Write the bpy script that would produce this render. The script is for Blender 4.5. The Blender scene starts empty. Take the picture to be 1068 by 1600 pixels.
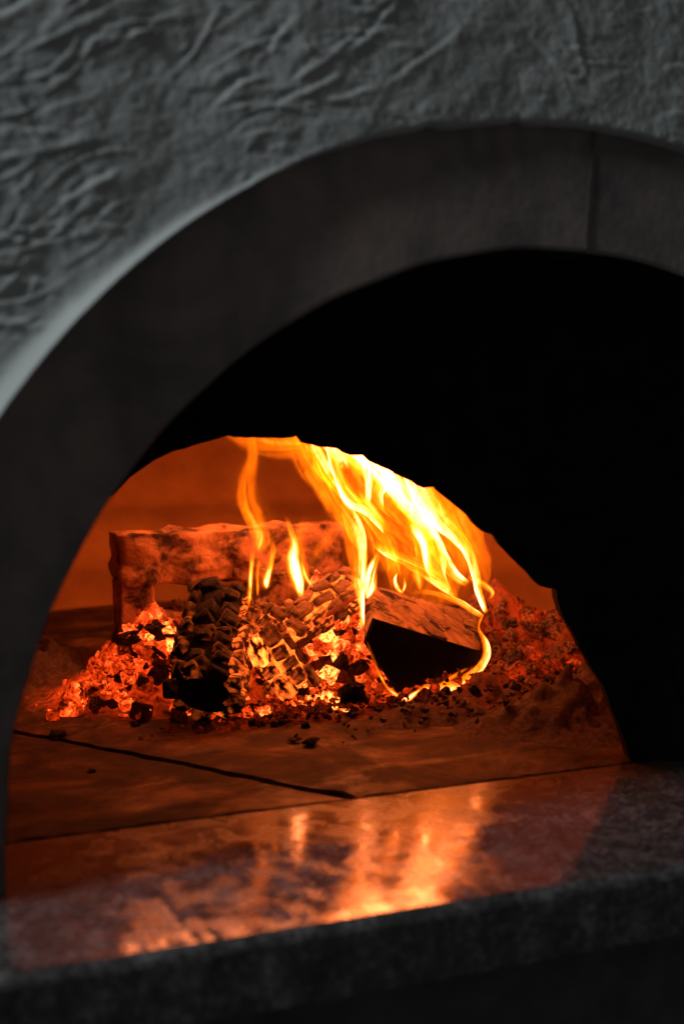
import bpy, bmesh, math, random
import numpy as np
from mathutils import Vector, Matrix, noise as mnoise

random.seed(7)
rng = np.random.default_rng(7)
scene = bpy.context.scene
COL = scene.collection

# ------------------------------------------------------------------ camera, world, light, exposure
CAM_LOC = Vector((-0.6636, -1.1407, 0.4269))
YAW, PITCH, ROLL = 0.3826, -0.1036, -0.0069
FWD = Vector((math.sin(YAW) * math.cos(PITCH), math.cos(YAW) * math.cos(PITCH), math.sin(PITCH)))
_r = Vector((math.cos(YAW), -math.sin(YAW), 0.0)); _u = _r.cross(FWD)
RIGHT = math.cos(ROLL) * _r + math.sin(ROLL) * _u
UP = -math.sin(ROLL) * _r + math.cos(ROLL) * _u
FOC = 50.0 / 36.0 * 1600.0

cam_data = bpy.data.cameras.new('camera')
cam = bpy.data.objects.new('camera', cam_data); COL.objects.link(cam)
cam_data.sensor_fit = 'VERTICAL'; cam_data.sensor_height = 36.0; cam_data.sensor_width = 24.0
cam_data.lens = 50.0; cam_data.clip_start = 0.05; cam_data.clip_end = 60.0
cam.matrix_world = Matrix(((RIGHT.x, UP.x, -FWD.x, CAM_LOC.x), (RIGHT.y, UP.y, -FWD.y, CAM_LOC.y),
                           (RIGHT.z, UP.z, -FWD.z, CAM_LOC.z), (0, 0, 0, 1)))
cam_data.dof.use_dof = True
cam_data.dof.focus_distance = (Vector((-0.06, 0.47, 0.08)) - CAM_LOC).dot(FWD)
cam_data.dof.aperture_fstop = 3.1
scene.camera = cam

world = bpy.data.worlds.new('World'); scene.world = world; world.use_nodes = True
bg = world.node_tree.nodes['Background']
bg.inputs['Color'].default_value = (1.0, 0.965, 0.95, 1); bg.inputs['Strength'].default_value = 0.042

def area_lamp(name, loc, target, size, power, color):
    l = bpy.data.lights.new(name, 'AREA'); l.shape = 'DISK'; l.size = size; l.energy = power; l.color = color
    o = bpy.data.objects.new(name, l); COL.objects.link(o); o.location = loc
    o.rotation_euler = (Vector(target) - Vector(loc)).to_track_quat('-Z', 'Y').to_euler()
    return o
# the dim cool light of the room, raking along the wall from above and from the side
area_lamp('room_lamp', (-1.85, -0.27, 1.55), (-0.2, 0.0, 0.45), 0.30, 17.0, (0.91, 0.985, 1.0))
FIRE = 2.0          # overall strength of the flames' own light

scene.view_settings.view_transform = 'Standard'; scene.view_settings.look = 'None'
scene.view_settings.exposure = 0.0; scene.view_settings.gamma = 1.0
scene.view_settings.use_curve_mapping = False
scene.render.engine = 'CYCLES'
cy = scene.cycles
cy.use_denoising = True; cy.transparent_max_bounces = 48; cy.max_bounces = 6
cy.diffuse_bounces = 3; cy.glossy_bounces = 3; cy.use_adaptive_sampling = True; cy.adaptive_threshold = 0.025; cy.sample_clamp_indirect = 6.0; cy.caustics_reflective = False

# ------------------------------------------------------------------ helpers
def at(px, py, y):
    """point on the vertical plane at depth y"""
    d = FWD + RIGHT * ((px - 534.0) / FOC) - UP * ((py - 800.0) / FOC)
    return CAM_LOC + d * ((y - CAM_LOC.y) / d.y)
def fl(px, py, z=0.0):
    d = FWD + RIGHT * ((px - 534.0) / FOC) - UP * ((py - 800.0) / FOC)
    return CAM_LOC + d * ((z - CAM_LOC.z) / d.z)

class N:
    """small node builder"""
    def __init__(self, name):
        self.m = bpy.data.materials.new(name); self.m.use_nodes = True
        self.t = self.m.node_tree; self.t.nodes.clear()
        self.out = self.t.nodes.new('ShaderNodeOutputMaterial')
    def n(self, kind, **kw):
        nd = self.t.nodes.new('ShaderNode' + kind)
        for k, v in kw.items():
            if hasattr(nd, k): setattr(nd, k, v)
            else: self.set(nd.inputs[k.replace('_', ' ')], v)
        return nd
    def set(self, sock, v):
        if isinstance(v, bpy.types.NodeSocket): self.t.links.new(v, sock)
        else: sock.default_value = v
    def coord(self, which='Object', scale=(1, 1, 1), rot=(0, 0, 0)):
        c = self.n('TexCoord').outputs[which]
        mp = self.n('Mapping'); self.t.links.new(c, mp.inputs['Vector'])
        mp.inputs['Scale'].default_value = scale; mp.inputs['Rotation'].default_value = rot
        return mp.outputs[0]
    def noise(self, vec, scale, detail=4.0, rough=0.55, dist=0.0):
        nd = self.n('TexNoise'); self.set(nd.inputs['Vector'], vec); self.set(nd.inputs['Scale'], scale)
        nd.inputs['Detail'].default_value = detail; nd.inputs['Roughness'].default_value = rough
        nd.inputs['Distortion'].default_value = dist
        return nd.outputs['Fac']
    def voro(self, vec, scale, feature='F1', out='Distance'):
        nd = self.n('TexVoronoi'); nd.feature = feature
        self.set(nd.inputs['Vector'], vec); self.set(nd.inputs['Scale'], scale)
        return nd.outputs[out]
    def ramp(self, fac, stops):
        nd = self.n('ValToRGB'); self.set(nd.inputs['Fac'], fac); e = nd.color_ramp.elements
        while len(e) < len(stops): e.new(0.5)
        for i, (p, c) in enumerate(stops):
            e[i].position = p
            e[i].color = (c, c, c, 1) if isinstance(c, (int, float)) else (*c, 1)
        return nd.outputs['Color']
    def math(self, op, a, b=0.0, clamp=False):
        nd = self.n('Math'); nd.operation = op; nd.use_clamp = clamp
        self.set(nd.inputs[0], a); self.set(nd.inputs[1], b); return nd.outputs[0]
    def mixc(self, fac, a, b, mode='MIX'):
        nd = self.n('Mix'); nd.data_type = 'RGBA'; nd.blend_type = mode
        self.set(nd.inputs[0], fac)
        self.set(nd.inputs[6], a if not isinstance(a, tuple) else (*a, 1))
        self.set(nd.inputs[7], b if not isinstance(b, tuple) else (*b, 1)); return nd.outputs[2]
    def bump(self, h, strength=0.5, dist=0.01, normal=None):
        nd = self.n('Bump'); self.set(nd.inputs['Height'], h)
        nd.inputs['Strength'].default_value = strength; nd.inputs['Distance'].default_value = dist
        if normal is not None: self.set(nd.inputs['Normal'], normal)
        return nd.outputs[0]
    def principled(self, color, rough=0.8, normal=None, spec=0.3, emit=None, estr=None):
        p = self.n('BsdfPrincipled')
        self.set(p.inputs['Base Color'], (*color, 1) if isinstance(color, tuple) else color)
        self.set(p.inputs['Roughness'], rough); self.set(p.inputs['Specular IOR Level'], spec)
        if normal is not None: self.set(p.inputs['Normal'], normal)
        if emit is not None:
            self.set(p.inputs['Emission Color'], (*emit, 1) if isinstance(emit, tuple) else emit)
            self.set(p.inputs['Emission Strength'], estr)
        self.t.links.new(p.outputs[0], self.out.inputs['Surface'])
        return self.m

def mesh_obj(name, verts, faces, mat, parent=None, base=None, smooth=True):
    me = bpy.data.meshes.new(name)
    v = np.asarray(verts, dtype=np.float32); 
    if isinstance(faces, np.ndarray) and faces.ndim == 2:
        nv, nf, k = len(v), len(faces), faces.shape[1]
        me.vertices.add(nv); me.vertices.foreach_set('co', v.ravel())
        me.loops.add(nf * k); me.loops.foreach_set('vertex_index', faces.astype(np.int32).ravel())
        me.polygons.add(nf); me.polygons.foreach_set('loop_start', (np.arange(nf) * k).astype(np.int32))
        me.update(calc_edges=True)
    else:
        me.from_pydata([tuple(map(float, p)) for p in v], [], faces); me.update()
    me.materials.append(mat)
    if smooth: me.polygons.foreach_set('use_smooth', [True] * len(me.polygons))
    return link(name, me, parent, base)
def link(name, me, parent=None, base=None):
    o = bpy.data.objects.new(name, me); COL.objects.link(o)
    if parent is not None:
        o.parent = parent
        o.location = -parent.location          # meshes are written in world coordinates
    return o
def bm_obj(name, bm, mat, parent=None, smooth=False):
    me = bpy.data.meshes.new(name); bm.to_mesh(me); bm.free(); me.materials.append(mat)
    if smooth: me.polygons.foreach_set('use_smooth', [True] * len(me.polygons))
    return link(name, me, parent)
def tag(o, label, cat, group=None, kind=None):
    o['label'] = label
    if cat: o['category'] = cat
    if group: o['group'] = group
    if kind: o['kind'] = kind
    return o
def empty(name, loc, label, cat, group=None):
    o = bpy.data.objects.new(name, None); COL.objects.link(o); o.location = loc
    o.empty_display_size = 0.03
    return tag(o, label, cat, group)
def sstep(a, b, x):
    t = np.clip((np.asarray(x, float) - a) / (b - a), 0, 1); return t * t * (3 - 2 * t)
def fbm(p, scale, octv=4):
    return mnoise.fractal(Vector(p) * scale, 1.0, 2.0, octv)

# numpy value noise for the large height fields
_perm = rng.random((256, 256)).astype(np.float32)
def vnoise(x, y):
    xi = np.floor(x).astype(int); yi = np.floor(y).astype(int); fx = x - xi; fy = y - yi
    fx = fx * fx * (3 - 2 * fx); fy = fy * fy * (3 - 2 * fy)
    g = lambda i, j: _perm[i & 255, j & 255]
    return (g(xi, yi) * (1 - fx) + g(xi + 1, yi) * fx) * (1 - fy) + (g(xi, yi + 1) * (1 - fx) + g(xi + 1, yi + 1) * fx) * fy
def vfbm(x, y, o=4):
    s = 0; a = 1.0; t = 0
    for k in range(o):
        s = s + a * vnoise(x * 2 ** k + 17.3 * k, y * 2 ** k - 9.1 * k); t += a; a *= 0.5
    return s / t - 0.5

# ------------------------------------------------------------------ materials of the setting
def mat_plaster():
    b = N('plaster'); c = b.coord()
    n1 = b.noise(c, 5, 4); n2 = b.noise(c, 120, 5, 0.6)
    col = b.ramp(n1, [(0.3, (0.36, 0.385, 0.385)), (0.7, (0.47, 0.49, 0.485))])
    return b.principled(col, 0.8, b.bump(n2, 0.35, 0.004), 0.25)
def mat_arch():
    b = N('arch_stone'); c = b.coord()
    n1 = b.noise(c, 8, 7, 0.68, 0.5); n2 = b.noise(c, 60, 6, 0.65); st = b.noise(b.coord(scale=(14, 14, 3)), 1.0, 4)
    col = b.ramp(n1, [(0.33, (0.14, 0.128, 0.126)), (0.5, (0.24, 0.208, 0.198)), (0.68, (0.36, 0.28, 0.25))])
    col = b.mixc(b.math('MULTIPLY', b.ramp(st, [(0.45, 0.0), (0.7, 1.0)]), 0.45), col, (0.065, 0.06, 0.062))
    return b.principled(col, 0.7, b.bump(n2, 0.3, 0.004), 0.3)
def mat_mortar():
    b = N('mortar'); n = b.noise(b.coord(), 90, 4)
    return b.principled(b.ramp(n, [(0.3, (0.09, 0.085, 0.08)), (0.7, (0.15, 0.135, 0.13))]), 0.9, b.bump(n, 0.5, 0.003))
def mat_soot():
    b = N('soot'); n = b.noise(b.coord(), 40, 5)
    return b.principled(b.ramp(n, [(0.3, 0.010), (0.7, 0.022)]), 0.95, b.bump(n, 0.5, 0.006), 0.05)
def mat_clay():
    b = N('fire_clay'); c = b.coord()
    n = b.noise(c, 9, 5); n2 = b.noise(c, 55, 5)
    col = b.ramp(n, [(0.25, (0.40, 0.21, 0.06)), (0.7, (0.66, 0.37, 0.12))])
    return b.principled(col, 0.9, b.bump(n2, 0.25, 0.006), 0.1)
def mat_tile():
    b = N('floor_tile_clay'); c = b.coord()
    n = b.noise(c, 8, 7, 0.68, 0.6); n2 = b.noise(c, 45, 6, 0.65); n3 = b.noise(b.coord(scale=(1, 1.8, 1)), 6, 5, 0.62, 0.5)
    col = b.ramp(n, [(0.38, (0.014, 0.008, 0.005)), (0.5, (0.065, 0.034, 0.014)), (0.64, (0.20, 0.110, 0.045))])
    col = b.mixc(b.ramp(n3, [(0.46, 0.0), (0.64, 0.85)]), col, (0.025, 0.018, 0.015))
    rg = b.ramp(n3, [(0.36, 0.30), (0.50, 0.8)])
    return b.principled(col, rg, b.bump(b.math('ADD', b.math('MULTIPLY', n2, 0.5), b.math('MULTIPLY', n, 2.2)), 0.35, 0.006), 0.22)
def mat_granite():
    b = N('granite'); c = b.coord()
    n = b.noise(c, 150, 3, 0.7); n1 = b.noise(c, 10, 5, 0.6, 0.4); n5 = b.noise(c, 34, 5, 0.65); sp = b.noise(c, 420, 2, 0.6)
    v = b.math('ADD', b.math('MULTIPLY', n, 0.45), b.math('ADD', b.math('MULTIPLY', n5, 0.4), b.math('MULTIPLY', sp, 0.15)))
    col = b.ramp(v, [(0.38, (0.018, 0.017, 0.018)), (0.5, (0.065, 0.062, 0.064)), (0.62, (0.21, 0.20, 0.205))])
    worn = b.ramp(b.noise(c, 24, 5, 0.62, 0.8), [(0.46, 0.0), (0.60, 1.0)])
    xyz = b.n('SeparateXYZ'); b.set(xyz.inputs[0], c)
    gy = b.n('MapRange'); b.set(gy.inputs['Value'], xyz.outputs[1]); gy.inputs['From Min'].default_value = -0.02; gy.inputs['From Max'].default_value = 0.14
    dust = b.ramp(b.math('ADD', b.math('MULTIPLY', gy.outputs[0], 0.55), b.noise(c, 13, 6, 0.65, 0.6)), [(0.62, 0.0), (0.92, 0.85)])
    col = b.mixc(dust, col, (0.055, 0.030, 0.015))
    rg = b.math('ADD', b.math('MULTIPLY', worn, 0.16), b.math('MULTIPLY', n5, 0.04))
    rg = b.math('ADD', b.math('ADD', rg, 0.03), b.math('MULTIPLY', dust, 0.22))
    h = b.math('ADD', b.math('MULTIPLY', n, 0.05), b.math('ADD', n5, b.math('MULTIPLY', n1, 1.6)))
    return b.principled(col, rg, b.bump(h, 0.06, 0.004), 0.6)
def mat_plain(name, c, rough=0.8, scale=30):
    b = N(name); n = b.noise(b.coord(), scale, 5)
    return b.principled(b.ramp(n, [(0.3, tuple(x * 0.7 for x in c)), (0.7, tuple(x * 1.2 for x in c))]), rough, b.bump(n, 0.3, 0.004), 0.2)
M = dict(plaster=mat_plaster(), arch=mat_arch(), mortar=mat_mortar(), soot=mat_soot(), clay=mat_clay(),
         tile=mat_tile(), granite=mat_granite(), base=mat_plain('base_render', (0.10, 0.098, 0.10)),
         under=mat_plain('rubble', (0.03, 0.03, 0.03)))

# ------------------------------------------------------------------ plaster wall (real trowel strokes)
R_IN, R_OUT, ZC = 0.500, 0.6138, 0.0273
def build_plaster():
    res = 0.0012; x0, x1, z0, z1 = -0.95, 0.75, 0.0, 1.15
    nx, nz = int((x1 - x0) / res), int((z1 - z0) / res)
    H = np.zeros((nx, nz), np.float32)
    def stroke(cx, cz, ang, L, w, h, curve, side):
        R = L * 0.6 + 4 * w
        i0, i1 = max(0, int((cx - R - x0) / res)), min(nx, int((cx + R - x0) / res))
        j0, j1 = max(0, int((cz - R - z0) / res)), min(nz, int((cz + R - z0) / res))
        if i1 - i0 < 3 or j1 - j0 < 3: return
        X = (x0 + np.arange(i0, i1) * res)[:, None] - cx; Z = (z0 + np.arange(j0, j1) * res)[None, :] - cz
        a = X * math.cos(ang) + Z * math.sin(ang); b = -X * math.sin(ang) + Z * math.cos(ang)
        b = b - curve * a * a + 0.35 * w * np.sin(a / L * 9 + cx * 50)
        b = b * side
        along = np.clip(1 - (2 * a / L) ** 2, 0, 1) ** 0.6
        prof = np.where(b > 0, np.exp(-(b / (w * 0.55)) ** 2), np.exp(-(b / (w * 2.4)) ** 2))
        dip = -0.45 * np.exp(-((b - w * 1.5) / (w * 0.9)) ** 2)
        H[i0:i1, j0:j1] += h * along * (prof + dip)
    r = random.Random(11)
    for k in range(2600):
        cx = r.uniform(-0.75, 0.5); cz = r.uniform(0.25, 1.0)
        if float(vnoise(np.array(cx * 11 + 5), np.array(cz * 11 + 2))) < 0.38: continue
        d = math.hypot(cx, cz - ZC) - R_OUT
        if d < -0.02: continue
        base = math.radians(34) if cx < -0.16 else math.radians(-30 + 25 * math.sin(cx * 9))
        if cx < -0.12 and cx > -0.26: base = math.radians(20)
        if d < 0.09 and r.random() < 0.6: base = math.atan2(cz - ZC, cx) - math.pi / 2 + r.gauss(0, 0.2)
        if r.random() < 0.3: base = r.gauss(0.05, 0.25)
        ang = base + r.gauss(0, 0.28)
        big = r.random()
        L = r.uniform(0.010, 0.03) if big < 0.5 else r.uniform(0.035, 0.10)
        w = r.uniform(0.0010, 0.0026) * (0.8 if big < 0.55 else 1.1)
        if d < 0.03: L *= 0.7
        stroke(cx, cz, ang, L, w, r.uniform(0.0004, 0.0018) * (0.75 if big < 0.55 else 1.0), r.gauss(0, 4), r.choice((1, 1, 1, -1)))
    nt = 1000
    th = np.linspace(-0.03, math.pi + 0.03, nt)
    rr = np.concatenate([np.linspace(0, 0.50, 270), 0.50 + np.linspace(0.01, 1.0, 30) ** 1.6 * 1.2])
    T, D = np.meshgrid(th, rr, indexing='ij')
    wob = 0.0030 * vfbm(T * 40, T * 0 + 3.3, 4) + 0.003 * (np.exp(-((T - 1.772) / 0.012) ** 2) + np.exp(-((T - 1.632) / 0.010) ** 2)) - 0.006 * (1 - sstep(1.7, 1.9, T))
    ro = R_OUT + 0.001 + wob * np.exp(-D / 0.03) * (1 - 0.8 * sstep(2.0, 2.2, T))
    r_ = ro + D
    X = r_ * np.cos(T); Z = ZC + r_ * np.sin(T)
    fi = (X - x0) / res; fj = (Z - z0) / res
    inside = (fi >= 0) & (fi < nx - 2) & (fj >= 0) & (fj < nz - 2)
    i = np.clip(fi.astype(int), 0, nx - 2); j = np.clip(fj.astype(int), 0, nz - 2); a = np.clip(fi - i, 0, 1); b = np.clip(fj - j, 0, 1)
    h = H[i, j] * (1 - a) * (1 - b) + H[i + 1, j] * a * (1 - b) + H[i, j + 1] * (1 - a) * b + H[i + 1, j + 1] * a * b
    h = np.where(inside, h, 0)
    smooth_near = 1 - 0.8 * np.exp(-(D / 0.03) ** 2) * sstep(1.95, 2.25, T)
    h = h * smooth_near + 0.010 * vfbm(X * 9 + 40, Z * 9 + 40, 3) + 0.0022 * vfbm(X * 70, Z * 70, 3) * smooth_near + 0.0009 * vfbm(X * 240, Z * 240, 2) * smooth_near
    # the plaster is drawn up over the flank of the arch into a smooth swelling lip
    wl = 0.0036 + 0.0050 * sstep(2.05, 2.6, T)
    lip = sstep(1.83, 2.15, T) * (3.6 * wl * np.exp(-(D / wl) ** 1.6) + 0.003 * np.exp(-D / 0.05))
    h = h + 0.012 + lip
    edge = np.exp(-(D / 0.0025) ** 2)
    h = h - 0.006 * edge
    Y = -h
    Y[:, 0] = 0.012                                           # the lip turns back to the arch
    V = np.stack([X, Y, Z], -1).reshape(-1, 3)
    nr = len(rr); a, b = np.meshgrid(np.arange(nt - 1), np.arange(nr - 1), indexing='ij'); q = (a * nr + b).ravel()
    F = np.stack([q, q + 1, q + nr + 1, q + nr], -1)
    o = mesh_obj('plaster_wall', V, F, M['plaster'])
    tag(o, 'rough trowelled grey plaster wall surrounding the dark arch', 'wall')
build_plaster()

# ------------------------------------------------------------------ stone arch ring
def build_arch():
    root = empty('stone_arch', (0, 0, 0), 'smooth dark stone arch framing the black oven opening', 'arch')
    joints = [math.radians(v) for v in (-3.5, 85.8, 183.5)]
    DEP = 0.075
    for k in range(2):
        a0, a1 = joints[k] + 0.0016, joints[k + 1] - 0.0016
        n = 180; prof = []
        bv = 0.005
        ring = [(R_OUT + 0.02, 0.0), (R_IN + bv, 0.0), (R_IN + bv * 0.3, bv * 0.3), (R_IN, bv), (R_IN, DEP), (R_OUT + 0.02, DEP)]
        V = []; F = []
        for i in range(n + 1):
            t = a0 + (a1 - a0) * i / n
            for (r, y) in ring:
                dr = 0.0022 * mnoise.noise(Vector((t * 7, 0, k))) if r < R_IN + 0.01 else 0
                dy = 0.0016 * mnoise.noise(Vector((t * 5, r * 12, 4 + k)))
                V.append(((r + dr) * math.cos(t), y + dy, ZC + (r + dr) * math.sin(t)))
        m = len(ring)
        for i in range(n):
            for j in range(m):
                F.append((i * m + j, i * m + (j + 1) % m, (i + 1) * m + (j + 1) % m, (i + 1) * m + j))
        F.append(tuple(range(m))[::-1]); F.append(tuple(n * m + j for j in range(m)))
        o = mesh_obj('arch_segment', V, F, M['arch'], root, smooth=False)
        o.data.materials.append(M['soot'])
        for pi, pl in enumerate(o.data.polygons):
            if pi < n * m and pi % m in (2, 3, 4): pl.material_index = 1
    for t in joints[1:2]:
        w = 0.0028 if t > 1.3 and t < 1.6 else 0.0022
        c, s = math.cos(t), math.sin(t); V = []
        for (r, y) in ((R_OUT + 0.01, -0.0012), (R_IN + 0.004, -0.0012), (R_IN + 0.004, 0.06), (R_OUT + 0.01, 0.06)):
            for sg in (-1, 1): V.append((r * c - sg * w / 2 * s, y, ZC + r * s + sg * w / 2 * c))
        F = [(0, 2, 3, 1), (2, 4, 5, 3), (4, 6, 7, 5), (6, 0, 1, 7), (0, 6, 4, 2), (1, 3, 5, 7)]
        mesh_obj('mortar_joint', V, F, M['mortar'], root, smooth=False)
build_arch()

# ------------------------------------------------------------------ vault behind the arch, black with soot
def build_vault():
    yat = lambda x, t: 0.076 + t * max(0.012, 0.128 + (0.179 - x) * math.tan(math.radians(20)) + 0.012 - 0.076)
    n = 64; ys = [0.0, 0.5, 1.0]; r = 0.525; V = []; F = []
    pts = [(r, -0.05)] + [(r * math.cos(math.pi * i / n), ZC + r * math.sin(math.pi * i / n)) for i in range(n + 1)] + [(-r, -0.05)]
    pts2 = [(x * 1.10, z * 1.10 if z > 0 else z) for x, z in pts]
    m = len(pts)
    for y in ys:
        for (x, z) in pts: V.append((x, yat(x, y), z))
    for k in range(len(ys) - 1):
        for i in range(m - 1): F.append((k * m + i, k * m + i + 1, (k + 1) * m + i + 1, (k + 1) * m + i))
    o0 = len(V)
    for y in ys:
        for (x, z) in pts2: V.append((x, yat(x, y), z))
    for k in range(len(ys) - 1):
        for i in range(m - 1): F.append((o0 + k * m + i, o0 + (k + 1) * m + i, o0 + (k + 1) * m + i + 1, o0 + k * m + i + 1))
    for i in range(m - 1): F.append((i, o0 + i, o0 + i + 1, i + 1))
    o = mesh_obj('soot_vault', V, F, M['soot'])
    tag(o, 'soot black vault between the stone arch and the oven mouth', 'vault')
build_vault()

# ------------------------------------------------------------------ oven mouth: a ragged brick opening, turned towards the viewer
MA = math.radians(20)
MD = Vector((math.cos(MA), -math.sin(MA), 0)); MN = Vector((math.sin(MA), math.cos(MA), 0)); MP = Vector((0.179, 0.128, 0))
def mp(s, z, d=0.0): return MP + MD * s + MN * d + Vector((0, 0, z))
EDGES = [[(-0.80, -0.01), (-0.775, 0.09)], [(-0.775, 0.09), (-0.735, 0.165)], [(-0.735, 0.165), (-0.68, 0.225)], [(-0.68, 0.225), (-0.615, 0.262)], [(-0.615, 0.262), (-0.5472, 0.2921)],
[ (-0.5472, 0.2921), (-0.5303, 0.3099), (-0.5034, 0.3284), (-0.4833, 0.3375), (-0.4633, 0.3433) ],
[ (-0.4633, 0.3433), (-0.4434, 0.3491), (-0.4254, 0.3536) ],
[ (-0.4254, 0.3536), (-0.4068, 0.3511), (-0.3856, 0.3506), (-0.3596, 0.3504), (-0.3556, 0.3523) ],
[ (-0.3556, 0.3523), (-0.3510, 0.3456), (-0.3311, 0.3415), (-0.3138, 0.3386), (-0.2991, 0.3318), (-0.2864, 0.3317) ],
[ (-0.2864, 0.3317), (-0.2824, 0.3270), (-0.2591, 0.3161), (-0.2363, 0.3044), (-0.2229, 0.2969), (-0.2114, 0.2981) ],
[ (-0.2114, 0.2981), (-0.2074, 0.2920), (-0.1804, 0.2708), (-0.1689, 0.2572), (-0.1621, 0.2517), (-0.1493, 0.2468) ],
[ (-0.1493, 0.2468), (-0.1411, 0.2338), (-0.1138, 0.2062), (-0.1001, 0.1924), (-0.0905, 0.1895), (-0.0817, 0.1888) ],
[ (-0.0817, 0.1888), (-0.0802, 0.1757), (-0.0767, 0.1619), (-0.0677, 0.1480), (-0.0579, 0.1293) ],
[ (-0.0579, 0.1293), (-0.0460, 0.1083), (-0.0285, 0.0775) ],
[ (-0.0285, 0.0775), (-0.0128, 0.0389), (0.0002, 0.0), (0.0025, -0.01)]]
MOUTH = [e[0] for e in EDGES] + [EDGES[-1][-1]]
def build_mouth():
    root = empty('oven_mouth', MP, 'ragged soot black brick opening in front of the fire', 'oven mouth')
    r = random.Random(3)
    TH = 0.03
    inner = MOUTH; nI = len(inner)
    # brick by brick round the opening
    outer = []
    for (s, z) in inner:
        v = Vector((s + 0.39, max(z, 0) - 0.0)); 
        d = Vector((v.x * 0.85, v.y + 0.08)).normalized()
        outer.append((s + d.x * 0.075, z + d.y * 0.075 if z > 0 else z))
    for k in range(nI - 1):
        bm = bmesh.new()
        (s0, z0), (s1, z1) = inner[k], inner[k + 1]; (S0, Z0), (S1, Z1) = outer[k], outer[k + 1]
        mid = ((s0 + s1) / 2, (z0 + z1) / 2)
        # every brick keeps its own worn, hollow edge and its sharp corners
        edge = []; src = EDGES[k]
        for i in range(len(src) - 1):
            (a0, b0), (a1, b1) = src[i], src[i + 1]; m = max(1, int(math.hypot(a1 - a0, b1 - b0) / 0.006))
            for q in range(m):
                t = q / m; ji = 0.0012 * mnoise.noise(Vector((a0 * 90 + t * 2, b0 * 90, k))) if (i or q) else 0
                edge.append((a0 + (a1 - a0) * t + ji, b0 + (b1 - b0) * t + ji))
        edge.append(src[-1])
        back = r.uniform(-0.004, 0.004)
        fv = [bm.verts.new(mp(s, z, 0.0)) for s, z in edge] + [bm.verts.new(mp(S1, Z1, 0.0)), bm.verts.new(mp(S0, Z0, 0.0))]
        bvv = [bm.verts.new(mp(s, z, TH + back)) for s, z in edge] + [bm.verts.new(mp(S1, Z1, TH + back)), bm.verts.new(mp(S0, Z0, TH + back))]
        n = len(fv)
        bm.faces.new(fv); bm.faces.new(bvv[::-1])
        for i in range(n): bm.faces.new((fv[i], bvv[i], bvv[(i + 1) % n], fv[(i + 1) % n]))
        bmesh.ops.recalc_face_normals(bm, faces=bm.faces)
        bm_obj('mouth_brick', bm, M['soot'], root)
    # the rest of the wall round the bricks
    bm = bmesh.new()
    L, Rr, T = -1.02, 0.27, 0.64
    frame = [(L, -0.01)]
    fo = []
    for (s, z) in outer:
        v = Vector((s + 0.39, z + 0.02)); best = 1e9
        for (ax, val) in ((0, L + 0.39), (0, Rr + 0.39), (1, T + 0.02)):
            c = v[ax]
            if abs(c) > 1e-6 and val / c > 0: best = min(best, val / c)
        fo.append((-0.39 + v.x * best, max(-0.02 + v.y * best, -0.01)))
    # clean rectangle corners
    def quad(a, b, c, d):
        f = [bm.verts.new(mp(p[0], p[1], 0.004)) for p in (a, b, c, d)]; g = [bm.verts.new(mp(p[0], p[1], TH - 0.002)) for p in (a, b, c, d)]
        bm.faces.new(f); bm.faces.new(g[::-1])
        for i in range(4): bm.faces.new((f[i], g[i], g[(i + 1) % 4], f[(i + 1) % 4]))
    shr = lambda p: (p[0], p[1])
    for k in range(nI - 1): quad(shr(outer[k]), shr(outer[k + 1]), fo[k + 1], fo[k])
    bmesh.ops.remove_doubles(bm, verts=bm.verts, dist=1e-5)
    bmesh.ops.recalc_face_normals(bm, faces=bm.faces)
    bm_obj('mouth_wall', bm, M['soot'], root)
build_mouth()

# ------------------------------------------------------------------ dome
def build_dome():
    cx, cyy = -0.06, 0.70; R = 0.66; V = []; F = []
    prof = [(1.0, -0.01), (1.0, 0.055), (0.996, 0.058), (0.996, 0.110), (1.003, 0.113), (0.998, 0.165), (0.985, 0.17)]
    for i in range(1, 26):
        t = i / 25 * math.pi / 2; prof.append((0.985 * math.cos(t), 0.17 + 0.29 * math.sin(t)))
    n = 120; m = len(prof)
    for i in range(n):
        a = 2 * math.pi * i / n
        for (r, z) in prof:
            dr = 0.010 * mnoise.noise(Vector((math.cos(a) * 3, math.sin(a) * 3, z * 9)))
            V.append((cx + (r * R + dr) * math.cos(a), cyy + (r * R + dr) * math.sin(a), z))
    keep = [(Vector(v) - MP).dot(MN) > 0.012 for v in V]
    for i in range(n):
        for j in range(m - 1):
            f = (i * m + j, i * m + j + 1, ((i + 1) % n) * m + j + 1, ((i + 1) % n) * m + j)
            if all(keep[q] for q in f): F.append(f)
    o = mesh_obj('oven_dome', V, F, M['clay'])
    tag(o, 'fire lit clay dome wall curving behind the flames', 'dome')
build_dome()

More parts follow.
